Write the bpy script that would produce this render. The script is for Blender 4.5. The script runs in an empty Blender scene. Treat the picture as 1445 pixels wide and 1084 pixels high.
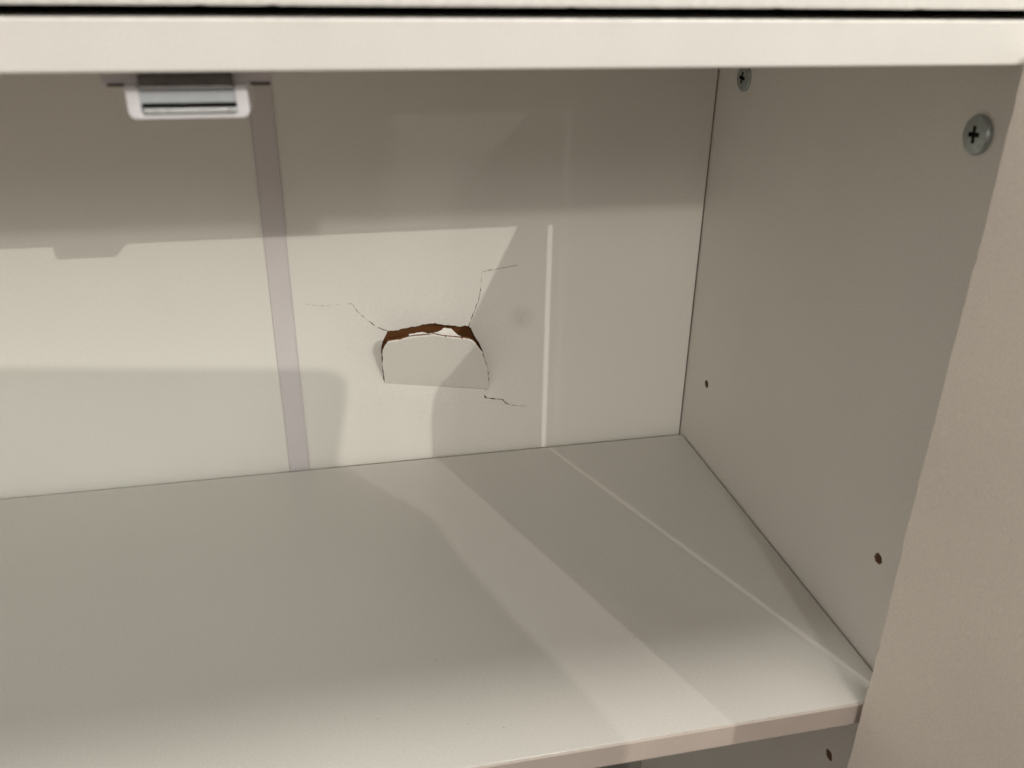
import bpy, bmesh, math, random
from mathutils import Vector, Matrix
from mathutils.geometry import delaunay_2d_cdt

random.seed(7)
scn = bpy.context.scene
COL = scn.collection

# ---------------------------------------------------------------- camera
cam_d = bpy.data.cameras.new('camera')
cam = bpy.data.objects.new('camera', cam_d)
COL.objects.link(cam)
RIGHT = Vector((0.978142763, -0.207580280, 0.012131025))
DOWN = Vector((-0.078529748, -0.422801980, -0.902813139))
FWD = Vector((0.192535226, 0.882127493, -0.429861924))
M = Matrix.Identity(4)
for i in range(3):
    M[i][0], M[i][1], M[i][2] = RIGHT[i], -DOWN[i], -FWD[i]
    M[i][3] = (-0.31629, -0.67484, 0.39726)[i]
cam.matrix_world = M
cam_d.sensor_width = 36.0
cam_d.lens = 1215.312 / 1445.0 * 36.0
cam_d.clip_start = 0.02
cam_d.clip_end = 60.0
cam_d.dof.use_dof = True
cam_d.dof.focus_distance = 0.80
cam_d.dof.aperture_fstop = 11.0
scn.camera = cam
scn.cycles.caustics_reflective = False
scn.cycles.caustics_refractive = False

# ---------------------------------------------------------------- world, exposure
world = bpy.data.worlds.new('World')
scn.world = world
world.use_nodes = True
bg = world.node_tree.nodes['Background']
bg.inputs['Color'].default_value = (1.0, 0.92, 0.85, 1)
bg.inputs['Strength'].default_value = 0.50
vs = scn.view_settings
vs.view_transform = 'Standard'
vs.look = 'None'
vs.exposure = 0.0
vs.gamma = 1.0

# ---------------------------------------------------------------- lamps of the room and an added fill
def lamp(name, loc, power, col, radius):
    d = bpy.data.lights.new(name, 'POINT')
    d.energy = power
    d.color = col
    d.shadow_soft_size = radius
    o = bpy.data.objects.new(name, d)
    COL.objects.link(o)
    o.location = loc
    return o

lamp('ceiling_spot_lamp', (5.97, -16.0, 7.344), 3080, (1.0, 0.945, 0.865), 0.045)          # right, far: hard shadows
lamp('second_ceiling_spot_lamp', (-0.75, -7.99, 3.542), 350, (1.0, 0.96, 0.865), 0.14)    # ahead, far
lamp('globe_ceiling_lamp', (-0.55, -7.99, 3.4), 370, (1.0, 0.97, 0.89), 0.95)             # ahead, far, large and soft
lamp('low_wall_lamp', (2.65, -7.99, 1.78), 60, (1.0, 0.95, 0.87), 0.04)                   # right, far, low
lamp('overhead_ceiling_lamp', (-0.045, -0.440, 1.1), 27, (1.0, 0.98, 0.90), 0.085)        # nearly above the shelf front
pd = bpy.data.lights.new('soft_fill_light', 'AREA')                                   # added soft fill, right, nearer: brightens the left of the cabinet
pd.shape = 'DISK'
pd.size = 0.7
pd.energy = 18.5
pd.color = (0.92, 1.0, 0.95)
po = bpy.data.objects.new('soft_fill_light', pd)
COL.objects.link(po)
po.location = (1.1, -2.3, 1.55)
po.rotation_euler = (Vector((-0.45, 0.0, 0.1)) - po.location).to_track_quat('-Z', 'Y').to_euler()

# ---------------------------------------------------------------- helpers
def tag(o, label=None, cat=None, group=None, kind=None):
    for k, v in (('label', label), ('category', cat), ('group', group), ('kind', kind)):
        if v:
            o[k] = v
    return o

def empty(name, loc=(0, 0, 0)):
    o = bpy.data.objects.new(name, None)
    COL.objects.link(o)
    o.location = loc
    return o

def link(name, bm, mats, parent=None, smooth=False, origin=None):
    """Link a bmesh (world coordinates) as one object; origin moves the pivot without moving the shape."""
    me = bpy.data.meshes.new(name)
    if origin is not None:
        bmesh.ops.translate(bm, verts=bm.verts, vec=-Vector(origin))
    bm.normal_update()
    bm.to_mesh(me)
    bm.free()
    for m in (mats if isinstance(mats, (list, tuple)) else [mats]):
        me.materials.append(m)
    if smooth:
        for p in me.polygons:
            p.use_smooth = True
        me.set_sharp_from_angle(angle=math.radians(38))
    o = bpy.data.objects.new(name, me)
    COL.objects.link(o)
    if origin is not None:
        o.location = origin
    if parent is not None:
        o.parent = parent
        # all parents stay unrotated: subtract their summed locations
        off = Vector((0, 0, 0))
        p = parent
        while p is not None:
            off += Vector(p.location)
            p = p.parent
        o.location = Vector(o.location) - off
    return o

def box(bm, lo, hi, bevel=0.0, seg=2, mat=0):
    r = bmesh.ops.create_cube(bm, size=1.0)
    vs_ = r['verts']
    c = [(a + b) / 2 for a, b in zip(lo, hi)]
    s = [b - a for a, b in zip(lo, hi)]
    for v in vs_:
        v.co = Vector((c[i] + v.co[i] * s[i] for i in range(3)))
    fs = set(f for v in vs_ for f in v.link_faces)
    for f in fs:
        f.material_index = mat
    if bevel > 0:
        es = list(set(e for v in vs_ for e in v.link_edges))
        bmesh.ops.bevel(bm, geom=es, offset=bevel, segments=seg, affect='EDGES', profile=0.5, clamp_overlap=True, material=-1)

def inside(p, poly):
    x, y = p
    c = False
    n = len(poly)
    j = n - 1
    for i in range(n):
        xi, yi = poly[i]
        xj, yj = poly[j]
        if (yi > y) != (yj > y) and x < (xj - xi) * (y - yi) / (yj - yi) + xi:
            c = not c
        j = i
    return c

def fill_with_holes(outer, holes, extra=()):
    """Triangulate a polygon with holes; returns points and triangles."""
    pts, edges = [], []
    for loop in [outer] + list(holes):
        b = len(pts)
        pts += [Vector(p) for p in loop]
        edges += [(b + i, b + (i + 1) % len(loop)) for i in range(len(loop))]
    pts += [Vector(p) for p in extra]
    v, e, f, ov, oe, of = delaunay_2d_cdt(pts, edges, [], 0, 1e-7)
    tris = []
    for t in f:
        c = sum((v[i] for i in t), Vector((0, 0))) / len(t)
        if inside(c, outer) and not any(inside(c, h) for h in holes):
            tris.append(t)
    return v, tris

def slab(bm, pts, tris, to3, back, front_mat=0, rim_mat=1, back_mat=1):
    """Triangles -> closed slab: to3(p) gives the front point, back is the offset vector of the rear face."""
    a = [bm.verts.new(to3(p)) for p in pts]
    b = [bm.verts.new(Vector(to3(p)) + Vector(back)) for p in pts]
    cnt = {}
    for t in tris:
        for i in range(len(t)):
            k = (t[i], t[(i + 1) % len(t)])
            cnt[k] = 1
    fr = []
    for t in tris:
        f = bm.faces.new([a[i] for i in t]); f.material_index = front_mat; fr.append(f)
        f = bm.faces.new([b[i] for i in reversed(t)]); f.material_index = back_mat
    for (i, j) in list(cnt):
        if (j, i) not in cnt:
            f = bm.faces.new((a[j], a[i], b[i], b[j])); f.material_index = rim_mat
    bmesh.ops.delete(bm, geom=[v for v in bm.verts if not v.link_faces], context='VERTS')
    bmesh.ops.recalc_face_normals(bm, faces=bm.faces)

# ---------------------------------------------------------------- materials
def mat(name, col, rough=0.45, spec=0.5, metal=0.0, var=0.04, var_scale=60.0, bump=0.0, bump_scale=900.0,
        col2=None, grain=0.0, trans=0.0, rough_var=0.0):
    m = bpy.data.materials.new(name)
    m.use_nodes = True
    nt = m.node_tree
    n, l = nt.nodes, nt.links
    b = n['Principled BSDF']
    b.inputs['Roughness'].default_value = rough
    b.inputs['Specular IOR Level'].default_value = spec
    b.inputs['Metallic'].default_value = metal
    if trans:
        b.inputs['Transmission Weight'].default_value = trans
    tc = n.new('ShaderNodeTexCoord')
    nz = n.new('ShaderNodeTexNoise')
    nz.inputs['Scale'].default_value = var_scale
    nz.inputs['Detail'].default_value = 2
    l.new(tc.outputs['Object'], nz.inputs['Vector'])
    mx = n.new('ShaderNodeMix'); mx.data_type = 'RGBA'
    c2 = col2 or tuple(max(0, c * (1 - var)) for c in col)
    c1 = col if col2 else tuple(min(1, c * (1 + var)) for c in col)
    mx.inputs['A'].default_value = (*c1, 1)
    mx.inputs['B'].default_value = (*c2, 1)
    rp = n.new('ShaderNodeMapRange')
    rp.interpolation_type = 'SMOOTHSTEP'
    rp.inputs['From Min'].default_value = 0.2
    rp.inputs['From Max'].default_value = 0.8
    l.new(nz.outputs['Fac'], rp.inputs['Value'])
    l.new(rp.outputs['Result'], mx.inputs['Factor'])
    out = mx.outputs['Result']
    if grain:
        g = n.new('ShaderNodeTexNoise')
        g.inputs['Scale'].default_value = 1000
        g.inputs['Detail'].default_value = 2
        l.new(tc.outputs['Object'], g.inputs['Vector'])
        gr = n.new('ShaderNodeMapRange')
        gr.inputs['From Min'].default_value = 0.25
        gr.inputs['From Max'].default_value = 0.75
        gr.inputs['To Min'].default_value = 1 - grain
        gr.inputs['To Max'].default_value = 1 + grain
        l.new(g.outputs['Fac'], gr.inputs['Value'])
        mm = n.new('ShaderNodeMix'); mm.data_type = 'RGBA'; mm.blend_type = 'MULTIPLY'
        mm.inputs['Factor'].default_value = 1
        cr = n.new('ShaderNodeCombineColor')
        for k in ('Red', 'Green', 'Blue'):
            l.new(gr.outputs['Result'], cr.inputs[k])
        l.new(out, mm.inputs['A'])
        l.new(cr.outputs['Color'], mm.inputs['B'])
        out = mm.outputs['Result']
    l.new(out, b.inputs['Base Color'])
    if rough_var:
        rr = n.new('ShaderNodeMapRange')
        rr.interpolation_type = 'SMOOTHSTEP'
        rr.inputs['From Min'].default_value = 0.3
        rr.inputs['From Max'].default_value = 0.7
        rr.inputs['To Min'].default_value = max(0, rough - rough_var)
        rr.inputs['To Max'].default_value = rough + rough_var
        l.new(nz.outputs['Fac'], rr.inputs['Value'])
        l.new(rr.outputs['Result'], b.inputs['Roughness'])
    if bump:
        bn = n.new('ShaderNodeTexNoise')
        bn.inputs['Scale'].default_value = bump_scale
        bn.inputs['Detail'].default_value = 3
        l.new(tc.outputs['Object'], bn.inputs['Vector'])
        bp = n.new('ShaderNodeBump')
        bp.inputs['Strength'].default_value = bump
        bp.inputs['Distance'].default_value = 0.0006
        l.new(bn.outputs['Fac'], bp.inputs['Height'])
        l.new(bp.outputs['Normal'], b.inputs['Normal'])
    return m
# shapes of the break, in metres on the back panel (x, z) and on the flap
HOLE_TOP = [(-0.27544, 0.12367), (-0.27185, 0.12387), (-0.26768, 0.12376), (-0.26284, 0.12503), (-0.25861, 0.1257), (-0.25378, 0.12652), (-0.24955, 0.12699), (-0.24468, 0.1282), (-0.24045, 0.12849), (-0.23621, 0.12865), (-0.23259, 0.12762), (-0.22836, 0.12648), (-0.2241, 0.12599), (-0.21923, 0.12487), (-0.21618, 0.12374), (-0.21311, 0.12346), (-0.21064, 0.12407), (-0.20756, 0.12359), (-0.20388, 0.12084), (-0.20206, 0.11577), (-0.1996, 0.11095), (-0.1965, 0.10538), (-0.19463, 0.10121), (-0.1937, 0.09709), (-0.19339, 0.09435), (-0.19175, 0.09082), (-0.19181, 0.0881), (-0.19023, 0.08454), (-0.19023, 0.0811), (-0.18876, 0.07822), (-0.18946, 0.07412), (-0.18831, 0.07124), (-0.18908, 0.06851)]
HOLE_LEFT = [(-0.2803, 0.07502), (-0.28151, 0.07988), (-0.28106, 0.0839), (-0.28185, 0.08867), (-0.28123, 0.09464), (-0.28207, 0.09935), (-0.28154, 0.10261), (-0.282, 0.10528), (-0.28152, 0.10984), (-0.28005, 0.11494), (-0.27741, 0.11994)]
BR = [(-0.18831, 0.06669), (-0.19088, 0.06235), (-0.19282, 0.05829), (-0.19186, 0.05395), (-0.1883, 0.05256), (-0.18375, 0.05179), (-0.17919, 0.05102), (-0.17591, 0.05), (-0.17327, 0.04653), (-0.1693, 0.04401), (-0.16401, 0.04257), (-0.15273, 0.04101)]
LC = [(-0.27544, 0.12367), (-0.28065, 0.12629), (-0.28694, 0.13026), (-0.29027, 0.13367), (-0.29471, 0.13777), (-0.29908, 0.14246), (-0.30168, 0.14701), (-0.30435, 0.15029), (-0.30898, 0.14997), (-0.31874, 0.14998), (-0.32452, 0.14911), (-0.33075, 0.14952), (-0.33688, 0.15084), (-0.34243, 0.15212)]
RC = [(-0.20633, 0.12331), (-0.20506, 0.12714), (-0.20255, 0.13282), (-0.20005, 0.13975), (-0.19756, 0.14536), (-0.19631, 0.15165), (-0.19568, 0.15857), (-0.19505, 0.16543), (-0.19412, 0.1716), (-0.18837, 0.17221), (-0.18231, 0.17281), (-0.17624, 0.17403), (-0.17015, 0.17463), (-0.16282, 0.17548)]
HINGE_A= (-0.2803, 0.008, 0.07502) 
HINGE_U= (0.98924, 0.0, -0.14629) 
FLAP_W= (0.13035, -0.45399, 0.88142) 
FLAP_N= (-0.06642, -0.89101, -0.44911)
FLAP= [(-0.0, 0.0), (-0.0019, 0.01072), (-0.00424, 0.02019), (-0.00535, 0.02958), (-0.00673, 0.03875), (-0.00698, 0.04331), (-0.00589, 0.04886), (-0.00466, 0.05303), (-0.00407, 0.05532), (-0.00043, 0.05632), (0.00288, 0.05764), (0.0072, 0.06004), (0.01213, 0.06215), (0.01712, 0.0639), (0.02218, 0.06514), (0.0267, 0.06614), (0.03171, 0.06772), (0.03657, 0.06682), (0.04081, 0.0662), (0.04442, 0.06586), (0.04859, 0.06576), (0.05337, 0.06572), (0.05753, 0.06579), (0.06057, 0.06557), (0.06464, 0.06329), (0.06755, 0.06086), (0.07164, 0.05578), (0.07617, 0.0488), (0.08037, 0.0407), (0.08353, 0.03331), (0.08632, 0.02476), (0.08865, 0.017), (0.09101, 0.00911), (0.093, 0.0)]
SCRAP_O= (-0.27181, -0.01798, 0.13243) 
SCRAP_W= (0.14303, 0.21007, 0.96717) 
SCRAP_N= (0.03073, -0.97769, 0.20781)
SCRAP= [(0.0124, -0.00381), (0.01211, -0.00041), (0.01558, -5e-05), (0.01957, 0.00106), (0.02301, 0.00201), (0.02602, 0.00116), (0.02898, 0.00089), (0.03245, 0.00173), (0.03589, 0.00286), (0.03926, 0.00488), (0.03974, 0.0061), (0.04206, 0.00668), (0.04445, 0.0065), (0.04684, 0.00643), (0.04945, 0.00412), (0.0514, 0.00247), (0.05396, 0.00086), (0.05639, 0.00055), (0.05591, -0.00068), (0.05237, -0.00135), (0.04711, -0.00261), (0.03753, -0.00207), (0.02983, -0.00201)]

WHITE = (0.80, 0.777, 0.73)
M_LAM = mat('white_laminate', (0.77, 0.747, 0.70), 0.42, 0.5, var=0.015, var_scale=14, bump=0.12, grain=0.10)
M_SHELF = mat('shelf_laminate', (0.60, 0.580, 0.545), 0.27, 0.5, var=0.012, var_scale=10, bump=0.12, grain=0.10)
M_BACK = mat('back_panel_laminate', (0.775, 0.756, 0.705), 0.30, 0.5, var=0.012, var_scale=8, bump=0.06, bump_scale=700, grain=0.07)
M_EDGE = mat('edge_band', (0.69, 0.66, 0.625), 0.45, 0.4, var=0.02, var_scale=40, bump=0.08, grain=0.05)
M_SEDGE = mat('shelf_edge_band', (0.52, 0.45, 0.405), 0.5, 0.35, var=0.03, var_scale=40, bump=0.08, grain=0.05)
M_DOOR = mat('door_laminate', (0.80, 0.735, 0.66), 0.45, 0.4, var=0.03, var_scale=12, bump=0.14, grain=0.10)
M_CHIP = mat('chipboard_core', (0.34, 0.22, 0.12), 0.9, 0.2, var=0.3, var_scale=700, bump=0.6)
M_BROWN = mat('brown_hardboard', (0.150, 0.060, 0.020), 0.85, 0.15, var=0.15, var_scale=350, bump=0.3)
M_TORN = mat('torn_paper_face', (0.93, 0.895, 0.85), 0.8, 0.2, var=0.06, var_scale=250, bump=0.5)
M_STRIP = mat('lilac_plastic_strip', (0.64, 0.60, 0.605), 0.40, 0.45, var=0.02, var_scale=30, grain=0.04)
M_PLAST = mat('white_plastic', (0.74, 0.72, 0.75), 0.35, 0.5, var=0.02, var_scale=80)
M_MAGNET = mat('grey_magnet_block', (0.50, 0.53, 0.56), 0.5, 0.4, var=0.05, var_scale=200)
M_DSTEEL = mat('dark_steel_plate', (0.13, 0.12, 0.11), 0.45, 0.5, metal=0.3, var=0.25, var_scale=180)
M_STEEL = mat('steel_plate', (0.50, 0.51, 0.51), 0.38, 0.5, metal=0.55, var=0.1, var_scale=300)
M_ZINC = mat('zinc_plated_screw', (0.42, 0.47, 0.47), 0.38, 0.5, metal=1.0, var=0.12, var_scale=260, bump=0.25, rough_var=0.1)
M_DARK = mat('dark_recess', (0.012, 0.011, 0.010), 0.8, 0.1)
M_SLOT = mat('dark_slot', (0.09, 0.08, 0.07), 0.8, 0.2)
M_WALL = mat('room_wall_paint', (0.16, 0.15, 0.13), 0.8, 0.2, var=0.03, var_scale=8, bump=0.2)
M_FLOOR = mat('wood_floor', (0.11, 0.075, 0.05), 0.5, 0.4, var=0.2, var_scale=6)
M_FABRIC = mat('shadow_caster_fabric', (0.05, 0.05, 0.055), 0.9, 0.1, var=0.1, var_scale=90, bump=0.5)
M_WOOD = mat('shadow_caster_wood', (0.10, 0.06, 0.035), 0.45, 0.4, var=0.2, var_scale=40)

# fingerprint smudge on the back panel, a stain of its own
def smudge(m, centre, radius, amount):
    nt = m.node_tree
    n, l = nt.nodes, nt.links
    b = n['Principled BSDF']
    src = b.inputs['Base Color'].links[0].from_socket
    tc = n.new('ShaderNodeTexCoord')
    d = n.new('ShaderNodeVectorMath'); d.operation = 'DISTANCE'
    d.inputs[1].default_value = centre
    l.new(tc.outputs['Object'], d.inputs[0])
    nz = n.new('ShaderNodeTexNoise'); nz.inputs['Scale'].default_value = 260; nz.inputs['Detail'].default_value = 4
    l.new(tc.outputs['Object'], nz.inputs['Vector'])
    mr = n.new('ShaderNodeMapRange')
    mr.inputs['From Min'].default_value = radius
    mr.inputs['From Max'].default_value = 0.0
    mr.inputs['To Max'].default_value = amount
    l.new(d.outputs['Value'], mr.inputs['Value'])
    ml = n.new('ShaderNodeMath'); ml.operation = 'MULTIPLY'
    l.new(mr.outputs['Result'], ml.inputs[0]); l.new(nz.outputs['Fac'], ml.inputs[1])
    mx = n.new('ShaderNodeMix'); mx.data_type = 'RGBA'
    mx.inputs['B'].default_value = (0.25, 0.24, 0.23, 1)
    l.new(ml.outputs['Value'], mx.inputs['Factor'])
    l.new(src, mx.inputs['A'])
    l.new(mx.outputs['Result'], b.inputs['Base Color'])

smudge(M_BACK, (-0.160, 0.008, 0.128), 0.014, 0.5)

# ---------------------------------------------------------------- cabinet
G = 0.008            # front face of the back panel
YF = -0.344          # front of the carcass
H = 0.3651           # underside of the top board
HT = 0.3828          # upper face of the top board
XL = -0.85           # inner face of the left side
ZB = -0.560          # foot of the cabinet
cab = empty('cabinet', (-0.42, -0.17, ZB))
tag(cab, 'open white laminate cabinet with a hole punched in its back panel', 'cabinet')

def ring(cx, cz, r, n=18, wob=0.12, seed=0):
    rnd = random.Random(seed)
    return [(cx + r * (1 + rnd.uniform(-wob, wob)) * math.cos(-2 * math.pi * i / n),
             cz + r * (1 + rnd.uniform(-wob, wob)) * math.sin(-2 * math.pi * i / n)) for i in range(n)]

# right side panel with three drilled shelf-pin holes (y, z)
HOLES = [(-0.0359, 0.0705), (-0.2968, 0.0729), (-0.2946, -0.0990)]
loops = [ring(y, z, 0.0036 + 0.00015 * i, seed=i) for i, (y, z) in enumerate(HOLES)]
outer = [(YF, ZB), (G + 0.006, ZB), (G + 0.006, HT - 0.0005), (YF, HT - 0.0005)]
pts, tris = fill_with_holes(outer, loops)
bm = bmesh.new()
slab(bm, pts, tris, lambda p: (0.0, p[0], p[1]), (0.018, 0, 0), 0, 0, 0)
for f in bm.faces:      # bore walls show the core
    c = f.calc_center_median()
    if 0.001 < c.x < 0.017 and YF + 0.003 < c.y < 0.0 and ZB + 0.003 < c.z < H - 0.01:
        f.material_index = 1
side = link('side_panel', bm, [M_LAM, M_CHIP], cab)
for (y, z) in HOLES:     # bottom of each bore
    bm = bmesh.new()
    box(bm, (0.0085, y - 0.0055, z - 0.0055), (0.0175, y + 0.0055, z + 0.0055))
    link('pin_hole', bm, M_CHIP, side)
bm = bmesh.new()
box(bm, (XL - 0.018, YF, ZB), (XL, G + 0.006, HT - 0.0005), 0.0006)
link('side_panel', bm, M_LAM, cab)

# screws: domed zinc heads with a cross recess
def screw(y, z, r, spin, tilt):
    bm = bmesh.new()
    a, L = r * 0.12, r * 0.43
    plus = [(a, a), (a, L), (-a, L), (-a, a), (-L, a), (-L, -a), (-a, -a), (-a, -L), (a, -L), (a, -a), (L, -a), (L, a)]
    rim = [(r * 0.93 * math.cos(2 * math.pi * i / 40), r * 0.93 * math.sin(2 * math.pi * i / 40)) for i in range(40)]
    mid = [(r * 0.65 * math.cos(2 * math.pi * i / 24), r * 0.65 * math.sin(2 * math.pi * i / 24)) for i in range(24)]
    pts, tris = fill_with_holes(rim, [plus], mid)
    th = 0.0023
    top = [bm.verts.new((p[0], p[1], th - 0.0007 * (p.length / r) ** 2)) for p in pts]
    for t in tris:
        bm.faces.new([top[i] for i in t])
    edge = {}
    for t in tris:
        for i in range(3):
            edge[(t[i], t[(i + 1) % 3])] = 1
    low = {}
    for (i, j) in list(edge):
        if (j, i) in edge:
            continue
        deep = pts[i].length < r * 0.6
        for k in (i, j):
            if k not in low:
                p = pts[k]
                low[k] = bm.verts.new((p[0] * 0.75, p[1] * 0.75, 0.0008) if deep else (p[0] / 0.93, p[1] / 0.93, 0.0008))
        f = bm.faces.new((top[j], top[i], low[i], low[j]))
        f.material_index = 1 if deep else 0
        if not deep:
            for k in (i, j):
                if (k, 'b') not in low:
                    p = pts[k]
                    low[(k, 'b')] = bm.verts.new((p[0] / 0.93, p[1] / 0.93, -0.0010))
            bm.faces.new((low[j], low[i], low[(i, 'b')], low[(j, 'b')]))
    fl = bm.verts.new((0, 0, 0.0007))
    R_ = [bm.verts.new((p[0] * 0.8, p[1] * 0.8, 0.0007)) for p in plus]
    for i in range(12):
        f = bm.faces.new((R_[i], R_[(i + 1) % 12], fl)); f.material_index = 1
    bmesh.ops.recalc_face_normals(bm, faces=bm.faces)
    # local z -> world -x
    rot = Matrix.Rotation(tilt, 4, 'Z') @ Matrix.Rotation(-math.pi / 2, 4, 'Y') @ Matrix.Rotation(spin, 4, 'Z')
    bm.transform(Matrix.Translation((-0.0004, y, z)) @ rot)
    return link('screw', bm, [M_ZINC, M_DARK], side)

s1 = screw(-0.2961, 0.3285, 0.0098, 0.10, -0.07)
s1['label'] = 'large zinc cross-head screw nearest the open front'
s2 = screw(-0.0385, 0.3285, 0.0098, -0.12, 0.03)
s2['label'] = 'zinc cross-head screw deep in the upper back corner'

# back panel with the punched hole and cracks (x, z)
def spike(path, w0, w1, taper=1.0):
    rnd = random.Random(len(path))
    P = []
    for p, q in zip(path, path[1:]):
        p, q = Vector(p), Vector(q)
        d = (q - p)
        nn = Vector((-d.y, d.x)).normalized()
        m = max(1, int(d.length / 0.0016))
        for k in range(m):
            P.append(p + d * (k / m) + (nn * rnd.uniform(-0.00035, 0.00035) if k else Vector((0, 0))))
    P.append(Vector(path[-1]))
    out, back = [], []
    n = len(P)
    for i, p in enumerate(P[:-1]):
        d = (P[min(i + 1, n - 1)] - P[max(i - 1, 0)]).normalized()
        nn = Vector((-d.y, d.x))
        w = (w0 + (w1 - w0) * (i / (n - 1)) ** taper) * rnd.choice((0.15, 0.4, 0.8, 1.3, 1.8))
        out.append(tuple(p + nn * w))
        back.append(tuple(p - nn * w))
    return out + [tuple(P[-1])] + back[::-1], set(back), set(out)

lc, lc_up, lc_dn = spike(LC, 0.00030, 0.00004)
rc, rc_up, rc_dn = spike(RC, 0.00019, 0.00014)
br, br_up, br_dn = spike(BR, 0.00062, 0.00005)
def ragged(L, amp, seed):
    rr = random.Random(seed)
    out = []
    for p, q in zip(L, L[1:]):
        out.append(p)
        for t in (0.33, 0.67):
            out.append((p[0] + (q[0] - p[0]) * t + rr.uniform(-amp, amp) * 0.4, p[1] + (q[1] - p[1]) * t + rr.uniform(-amp, amp)))
    return out + [L[-1]]
hole = HOLE_LEFT + lc + ragged(HOLE_TOP[1:18], 0.0004, 31) + rc + ragged(HOLE_TOP[18:], 0.0004, 32) + br + [(-0.18861, 0.06120)]
rnd = random.Random(3)
extra = []
for i in range(41):
    for k in range(25):
        p = (-0.38 + 0.28 * i / 40 + rnd.uniform(-.0015, .0015), -0.01 + 0.21 * k / 24 + rnd.uniform(-.0015, .0015))
        if min((p[0] - q[0]) ** 2 + (p[1] - q[1]) ** 2 for q in hole) > 0.003 ** 2:
            extra.append(p)
outer = [(XL + 0.0004, -0.060), (-0.0012, -0.060), (-0.0012, H - 0.0004), (XL + 0.0004, H - 0.0004)]
pts, tris = fill_with_holes(outer, [hole], extra)
lips = {}
for s, a in ((lc_up, 0.0006), (rc_up, 0.0004), (br_up, 0.0006), (lc_dn, 0.0001)):
    for q in s:
        f = min(1.0, min(math.hypot(q[0] - e[0], q[1] - e[1]) for e in (LC[-1], RC[-1], BR[-1])) / 0.05)
        lips[(round(q[0], 6), round(q[1], 6))] = a * f * f
core = HOLE_LEFT + HOLE_TOP + [(-0.18861, 0.06120)]
def seg_dist(p, a, b):
    ax, ay, bx, by = p[0] - a[0], p[1] - a[1], b[0] - a[0], b[1] - a[1]
    t = max(0.0, min(1.0, (ax * bx + ay * by) / max(1e-12, bx * bx + by * by)))
    return math.hypot(ax - t * bx, ay - t * by)
def back3(p):
    d = min(seg_dist(p, core[i], core[(i + 1) % len(core)]) for i in range(len(core)))
    y = G
    if d < 0.06:
        w = math.exp(-(d / 0.022) ** 2)
        t = ((p[0] - HINGE_A[0]) * HINGE_U[0] + (p[1] - HINGE_A[2]) * HINGE_U[2])
        dh = abs(-(p[0] - HINGE_A[0]) * HINGE_U[2] + (p[1] - HINGE_A[2]) * HINGE_U[0]) if -0.004 < t < 0.097 else 1
        y -= min(1.0, dh / 0.02) * 0.0022 * w * (0.55 + 0.45 * math.sin(p[0] * 90 + 1.0) * math.cos(p[1] * 70))
    y -= lips.get((round(p[0], 6), round(p[1], 6)), 0.0)
    return (p[0], y, p[1])
bm = bmesh.new()
slab(bm, pts, tris, back3, (0, 0.003, 0), 0, 1, 1)
back = link('back_panel', bm, [M_BACK, M_CHIP], cab, smooth=True)

# punched flap, leaning forward from a crease along its lower edge
HA, HU, FW, FN = Vector(HINGE_A), Vector(HINGE_U), Vector(FLAP_W), Vector(FLAP_N)
rnd = random.Random(5)
def jag(poly, amp, lo):
    out = []
    n = len(poly)
    for i in range(n):
        p, q = Vector(poly[i]), Vector(poly[(i + 1) % n])
        out.append(tuple(p))
        if p.y > lo and q.y > lo:
            for t in (0.35, 0.7):
                out.append((p.x + (q.x - p.x) * t + rnd.uniform(-amp, amp), p.y + (q.y - p.y) * t + rnd.uniform(-amp, amp)))
    return out
fl = jag(FLAP, 0.00035, 0.004)[::-1]
ex = [(0.008 + 0.078 * i / 10, 0.006 + 0.052 * k / 7) for i in range(11) for k in range(8)]
ex = [p for p in ex if inside(p, fl) and min(math.hypot(p[0] - q[0], p[1] - q[1]) for q in fl) > 0.003]
pts, tris = fill_with_holes(fl, [], ex)
bm = bmesh.new()
def flap3(p):
    t = min(1.0, max(0.0, p[1] / 0.012))
    bend = 0.0008 * math.sin(p[0] * 40)
    return HA + HU * p[0] + FW * p[1] + FN * (-0.0001 + 0.0004 * t + bend * t)
slab(bm, pts, tris, flap3, -FN * 0.0026, 0, 1, 1)
flap = link('torn_flap', bm, [M_BACK, M_BROWN], back, smooth=True)
flap['label'] = 'half-round flap of back panel torn loose and leaning forward'
# pale torn rim of the laminate along the upper edge of the flap
bm = bmesh.new()
rimpts = [Vector(p) for p in FLAP[6:28]]
rnd = random.Random(9)
c0 = Vector((0.045, 0.03))
va = []
for p in rimpts:
    n_ = (p - c0).normalized()
    o_ = p + n_ * rnd.uniform(0.0, 0.0009)
    i_ = p - n_ * rnd.uniform(0.0001, 0.0005)
    q = [HA + HU * t.x + FW * t.y + FN * d for t, d in ((i_, 0.0011), (o_, 0.0010), (o_, -0.0002), (i_, 0.0002))]
    va.append([bm.verts.new(v) for v in q])
for a, b in zip(va, va[1:]):
    for k in range(4):
        bm.faces.new((a[k], a[(k + 1) % 4], b[(k + 1) % 4], b[k]))
bm.faces.new(va[0]); bm.faces.new(va[-1][::-1])
bmesh.ops.recalc_face_normals(bm, faces=bm.faces)
link('torn_edge', bm, M_TORN, flap)
# scrap of torn white facing standing up behind the flap
sp = jag(SCRAP, 0.00030, -1.0)[::-1]
pts, tris = fill_with_holes(sp, [])
bm = bmesh.new()
slab(bm, pts, tris, lambda p: Vector(SCRAP_O) + HU * p[0] + Vector(SCRAP_W) * p[1] + Vector(SCRAP_N) * (0.0003 * math.sin(p[0] * 160)), -Vector(SCRAP_N) * 0.0006, 0, 0, 0)
scrap = link('paper_scrap', bm, M_TORN, flap)
scrap['label'] = 'scrap of bright white torn facing sticking up behind the flap'
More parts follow.
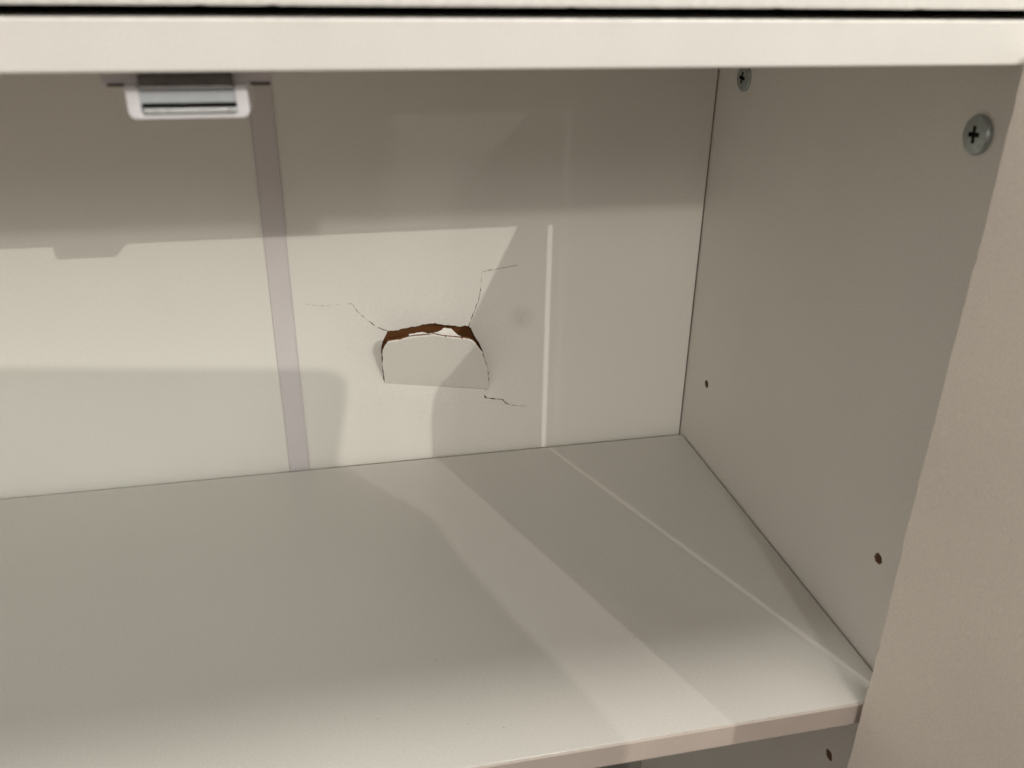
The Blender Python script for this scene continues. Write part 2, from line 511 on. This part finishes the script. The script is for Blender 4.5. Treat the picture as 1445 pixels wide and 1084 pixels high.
# brown board behind the hole
bm = bmesh.new()
box(bm, (-0.55, G + 0.012, -0.12), (-0.05, G + 0.018, 0.33))
link('backing_board', bm, M_BROWN, cab)

# joining strip on the back panel: base with two raised edges
bm = bmesh.new()
x0, x1 = -0.3676, -0.3509
box(bm, (x0, G - 0.0009, -0.058), (x1, G - 0.0001, H - 0.001), 0.0002)
box(bm, (x0 - 0.0003, G - 0.0015, -0.058), (x0 + 0.0006, G + 0.0001, H - 0.001), 0.0003)
box(bm, (x1 - 0.0006, G - 0.0017, -0.058), (x1 + 0.0005, G + 0.0001, H - 0.001), 0.0003)
link('joining_strip', bm, M_STRIP, back)

# shelf: board, edge band proud of it
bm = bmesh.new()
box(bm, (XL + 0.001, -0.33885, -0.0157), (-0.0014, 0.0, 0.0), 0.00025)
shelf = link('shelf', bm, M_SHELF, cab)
bm = bmesh.new()
rnd = random.Random(12)
prev = None
for i in range(401):
    x = XL + 0.001 + (-0.0014 - XL - 0.001) * i / 400
    yb = -0.33895 - max(0.0, rnd.gauss(0.00006, 0.00010))
    zt_ = -0.00012 - abs(rnd.gauss(0, 0.00004))
    cur = [bm.verts.new(v) for v in ((x, -0.3400, -0.0158), (x, -0.3403, -0.0155), (x, -0.3403, -0.0005), (x, -0.3400, zt_), (x, yb, zt_), (x, yb, -0.0158))]
    if prev:
        for k in range(6):
            bm.faces.new((prev[k], prev[(k + 1) % 6], cur[(k + 1) % 6], cur[k]))
    else:
        bm.faces.new(cur)
    prev = cur
bm.faces.new(prev[::-1])
bmesh.ops.recalc_face_normals(bm, faces=bm.faces)
link('edge_band', bm, M_SEDGE, shelf)
# dust specks on the shelf
rnd = random.Random(21)
bm = bmesh.new()
for (x, y) in [(-0.166, -0.2975), (-0.272, -0.253), (-0.113, -0.30), (-0.24, -0.315), (-0.33, -0.29), (-0.09, -0.2), (-0.2, -0.06)] + \
        [(rnd.uniform(-0.6, -0.02), rnd.uniform(-0.33, -0.02)) for _ in range(14)]:
    r = bmesh.ops.create_icosphere(bm, subdivisions=1, radius=rnd.uniform(0.00018, 0.00042))
    bmesh.ops.translate(bm, verts=r['verts'], vec=(x, y, 0.0002))
d = link('dust_specks', bm, M_CHIP, shelf)
d['kind'] = 'stuff'

# bottom board of the lower compartment
bm = bmesh.new()
box(bm, (XL + 0.0005, YF + 0.002, ZB + 0.02), (-0.0005, G - 0.001, ZB + 0.036), 0.0006)
link('bottom_board', bm, M_LAM, cab)

# top board and the unit above it, a thin dark gap between the two
bm = bmesh.new()
box(bm, (XL - 0.03, YF, H), (0.35, G + 0.006, HT), 0.0011, 3)
link('top_board', bm, M_EDGE, cab)
bm = bmesh.new()
box(bm, (XL - 0.03, YF + 0.003, 0.3868), (0.35, 0.03, 0.44), 0.0004)
tt = link('countertop', bm, M_LAM, cab)
# rough chipped lower edge of the countertop front
bm = bmesh.new()
rnd = random.Random(2)
prev = None
n = 420
for i in range(n + 1):
    x = XL - 0.03 + (0.35 - XL + 0.03) * i / n
    z0 = 0.3865 + rnd.uniform(-0.00005, 0.00005) + 0.00004 * math.sin(x * 31) + (0.00025 if rnd.random() < 0.03 else 0)
    y0 = YF - rnd.uniform(0.0, 0.0004)
    cur = [bm.verts.new((x, y0, z0)), bm.verts.new((x, y0 - 0.0003, 0.3872 + rnd.uniform(0, 0.0003))), bm.verts.new((x, YF - 0.0001, 0.44)), bm.verts.new((x, YF + 0.0029, 0.44)), bm.verts.new((x, YF + 0.0029, z0))]
    if prev:
        for k in range(5):
            bm.faces.new((prev[k], prev[(k + 1) % 5], cur[(k + 1) % 5], cur[k]))
    prev = cur
bmesh.ops.recalc_face_normals(bm, faces=bm.faces)
link('edge_band', bm, M_EDGE, tt)

# open door on the right: hinge edge at DX, chipped along its near edge, corners rounded
DX, DY, DT, DL, DZ = -0.0265, YF - 0.001, 0.0217, 0.352, 0.3710
ang = math.atan2(0.164, 1.0)
def door_outline():
    o = []
    def arc(cx, cz, r, a0, a1, n=8):
        for i in range(n + 1):
            a = math.radians(a0 + (a1 - a0) * i / n)
            o.append((cx + r * math.cos(a), cz + r * math.sin(a)))
    zb, r = ZB + 0.01, 0.006
    # u along the door from the hinge edge (0) outwards
    n = 260
    rn = random.Random(4)
    w = 0.0
    arc(r, DZ - r, r, 90, 180)
    for i in range(1, n):
        z = (DZ - r) + (zb - DZ + r) * i / n
        w = 0.8 * w + rn.uniform(-0.0003, 0.0003)
        ch = 0.0009 if rn.random() < 0.05 else 0.0
        o.append((w + ch, z))
    o.append((0.0, zb)); o.append((DL, zb))
    arc(DL - 0.02, DZ - 0.02, 0.02, 0, 90)
    return o
do = door_outline()
pts, tris = fill_with_holes(do, [])
bm = bmesh.new()
ud = Vector((math.sin(ang), -math.cos(ang), 0))
nd = Vector((math.cos(ang), math.sin(ang), 0))
slab(bm, pts, tris, lambda p: Vector((DX, DY, 0)) + ud * p[0] + Vector((0, 0, p[1])), nd * DT, 0, 0, 0)
for f in bm.faces:
    if abs(f.normal.dot(nd)) < 0.5:
        f.material_index = 1
door = link('door', bm, [M_DOOR, M_EDGE], cab)
door['label'] = 'open cabinet door swung out to the right with a chipped edge'

# magnetic catch under the top board
def rounded_box_front(bm, x0, x1, z0, z1, r, y0, y1, n=5):
    o = [(x0, z1)]
    for i in range(n + 1):
        a = math.pi + math.pi / 2 * i / n
        o.append((x0 + r + r * math.cos(a), z0 + r + r * math.sin(a)))
    for i in range(n + 1):
        a = 1.5 * math.pi + math.pi / 2 * i / n
        o.append((x1 - r + r * math.cos(a), z0 + r + r * math.sin(a)))
    o.append((x1, z1))
    a = [bm.verts.new((x, y0, z)) for x, z in o]
    b = [bm.verts.new((x, y1, z)) for x, z in o]
    bm.faces.new(a); bm.faces.new(b[::-1])
    k = len(o)
    fs = [bm.faces.new((a[i], b[i], b[(i + 1) % k], a[(i + 1) % k])) for i in range(k)]
    bmesh.ops.recalc_face_normals(bm, faces=bm.faces)
LY = -0.325
CZ = 0.3468
X0, X1 = -0.3857, -0.3423
bm = bmesh.new()
# rounded tray standing behind a raised rim: two cheeks and a lower lip
rounded_box_front(bm, X0, X1, CZ, H - 0.0002, 0.0028, LY + 0.0035, LY + 0.034, 10)
def arc(cx, cz, r, a0, a1, n=10):
    return [(cx + r * math.cos(math.radians(a0 + (a1 - a0) * i / n)), cz + r * math.sin(math.radians(a0 + (a1 - a0) * i / n))) for i in range(n + 1)]
zt, wr = H - 0.0060, 0.0050
u = [(X0, zt)] + arc(X0 + 0.0030, CZ + 0.0030, 0.0030, 180, 270) + arc(X1 - 0.0030, CZ + 0.0030, 0.0030, 270, 360) + [(X1, zt), (X1 - wr, zt)] + \
    arc(X1 - wr - 0.001, CZ + 0.0021 + 0.001, 0.001, 0, -90, 4) + arc(X0 + wr + 0.001, CZ + 0.0021 + 0.001, 0.001, 270, 180, 4) + [(X0 + wr, zt)]
pts, tris = fill_with_holes(u, [])
sb = bmesh.new()
slab(sb, pts, tris, lambda p: (p[0], LY + 0.0008, p[1]), (0, 0.0032, 0), 0, 0, 0)
es = [e for e in sb.edges if len(e.link_faces) == 2 and e.calc_face_angle() > 1.2 and max(v.co.y for v in e.verts) < LY + 0.001]
bmesh.ops.bevel(sb, geom=es, offset=0.0008, segments=3, affect='EDGES', profile=0.5, clamp_overlap=True)
tmp = bpy.data.meshes.new('tray_rim')
sb.to_mesh(tmp); sb.free()
bm.from_mesh(tmp); bpy.data.meshes.remove(tmp)
box(bm, (X0 - 0.0084, LY + 0.004, H - 0.0062), (X1 + 0.0096, LY + 0.030, H - 0.0003), 0.0010, 3)
catch = link('magnetic_catch', bm, M_PLAST, cab, smooth=True)
catch['label'] = 'white plastic magnetic catch under the top board'
for xs, xe in ((-0.3917, -0.3848), (-0.3413, -0.3340)):
    bm = bmesh.new()
    box(bm, (xs, LY + 0.0034, H - 0.0068), (xe, LY + 0.0060, H - 0.0058), 0.0002)
    link('mounting_slot', bm, M_SLOT, catch)
bm = bmesh.new()
box(bm, (X0 + 0.0046, LY + 0.0020, CZ + 0.0021), (X1 - 0.0046, LY + 0.0039, H - 0.0050), 0.0003)
link('magnet_block', bm, M_MAGNET, catch)
bm = bmesh.new()
box(bm, (-0.3800, LY - 0.0006, CZ + 0.0020), (-0.3470, LY + 0.0022, CZ + 0.0042), 0.0005, 3)
low = link('steel_plate', bm, M_STEEL, catch)
bm = bmesh.new()  # small bead standing in for a highlight on the lower plate
r = bmesh.ops.create_uvsphere(bm, u_segments=12, v_segments=8, radius=0.0007)
bmesh.ops.translate(bm, verts=r['verts'], vec=(-0.3496, LY - 0.0006, CZ + 0.0031))
link('plate_glint', bm, M_STEEL, low)
bm = bmesh.new()
box(bm, (-0.3802, LY + 0.0006, CZ + 0.0044), (-0.3468, LY + 0.0024, CZ + 0.0058), 0.0001)
link('magnet_slot', bm, M_DARK, catch)
bm = bmesh.new()
box(bm, (-0.3802, LY - 0.0010, 0.3590), (-0.3474, LY + 0.0038, 0.3630), 0.0002)
up = link('steel_plate', bm, M_DSTEEL, catch)
up['label'] = 'dark upper plate of the magnetic catch'
bm = bmesh.new()
box(bm, (-0.3801, LY - 0.0013, 0.3579), (-0.3473, LY + 0.0030, 0.35885), 0.0004, 3)
link('plate_lip', bm, M_STEEL, up)

# ---------------------------------------------------------------- floor of the room (out of frame)
bm = bmesh.new()
box(bm, (-5, -7, ZB - 0.05), (5, 2, ZB - 0.0005))
tag(link('floor', bm, M_FLOOR), kind='structure')
bm = bmesh.new()
box(bm, (-2.5, 0.055, ZB), (2.5, 0.10, 1.2))
tag(link('wall', bm, M_WALL), kind='structure')

# ---------------------------------------------------------------- added shadow caster, out of frame: outline shaped to throw the shelf shadow
CY = -1.50
CASTER_OUTLINE = [(0.2732, 0.06), (0.2792, 0.5), (0.2832, 0.55), (0.2832, 0.5485), (0.2845, 0.5587), (0.2858, 0.5698), (0.2851, 0.5867), (0.2865, 0.6036), (0.2882, 0.6172), (0.2893, 0.6276), (0.2936, 0.6386), (0.2959, 0.6465), (0.2929, 0.6557), (0.2845, 0.6653), (0.2777, 0.6747), (0.2744, 0.6809), (0.2673, 0.6908), (0.2712, 0.7134), (0.2763, 0.7384), (0.2792, 0.7568), (0.2787, 0.7648), (0.2747, 0.7706), (0.2675, 0.7742), (0.2538, 0.7765), (0.182, 0.7831), (0.1088, 0.7891), (0.0394, 0.7954), (0.0, 0.7994), (-0.05, 0.7954), (-0.075, 0.785), (-0.08, 0.7), (-0.072, 0.6), (-0.08, 0.5), (-0.075, 0.06)]
shadow_caster = empty('shadow_caster', (0.1, CY, ZB))
tag(shadow_caster, 'added unseen high-backed shape that casts the rounded shadow on the shelf', 'shadow_caster')
bm = bmesh.new()
a = [bm.verts.new((x, CY, z)) for x, z in CASTER_OUTLINE]
b = [bm.verts.new((x, CY - 0.03, z)) for x, z in CASTER_OUTLINE]
bm.faces.new(a); bm.faces.new(b[::-1])
k = len(CASTER_OUTLINE)
for i in range(k):
    bm.faces.new((a[i], b[i], b[(i + 1) % k], a[(i + 1) % k]))
bmesh.ops.recalc_face_normals(bm, faces=bm.faces)
link('shadow_caster_back', bm, M_FABRIC, shadow_caster)
bm = bmesh.new()
box(bm, (-0.08, CY - 0.45, -0.02), (0.282, CY - 0.034, 0.05), 0.02, 3)
link('shadow_caster_seat', bm, M_FABRIC, shadow_caster)
for x in (-0.065, 0.225):
    for y in (CY - 0.43, CY - 0.03):
        bm = bmesh.new()
        top = 0.08 if y > CY - 0.1 else -0.019
        box(bm, (x, y, ZB), (x + 0.035, y + 0.029, top), 0.004)
        link('shadow_caster_leg', bm, M_WOOD, shadow_caster)
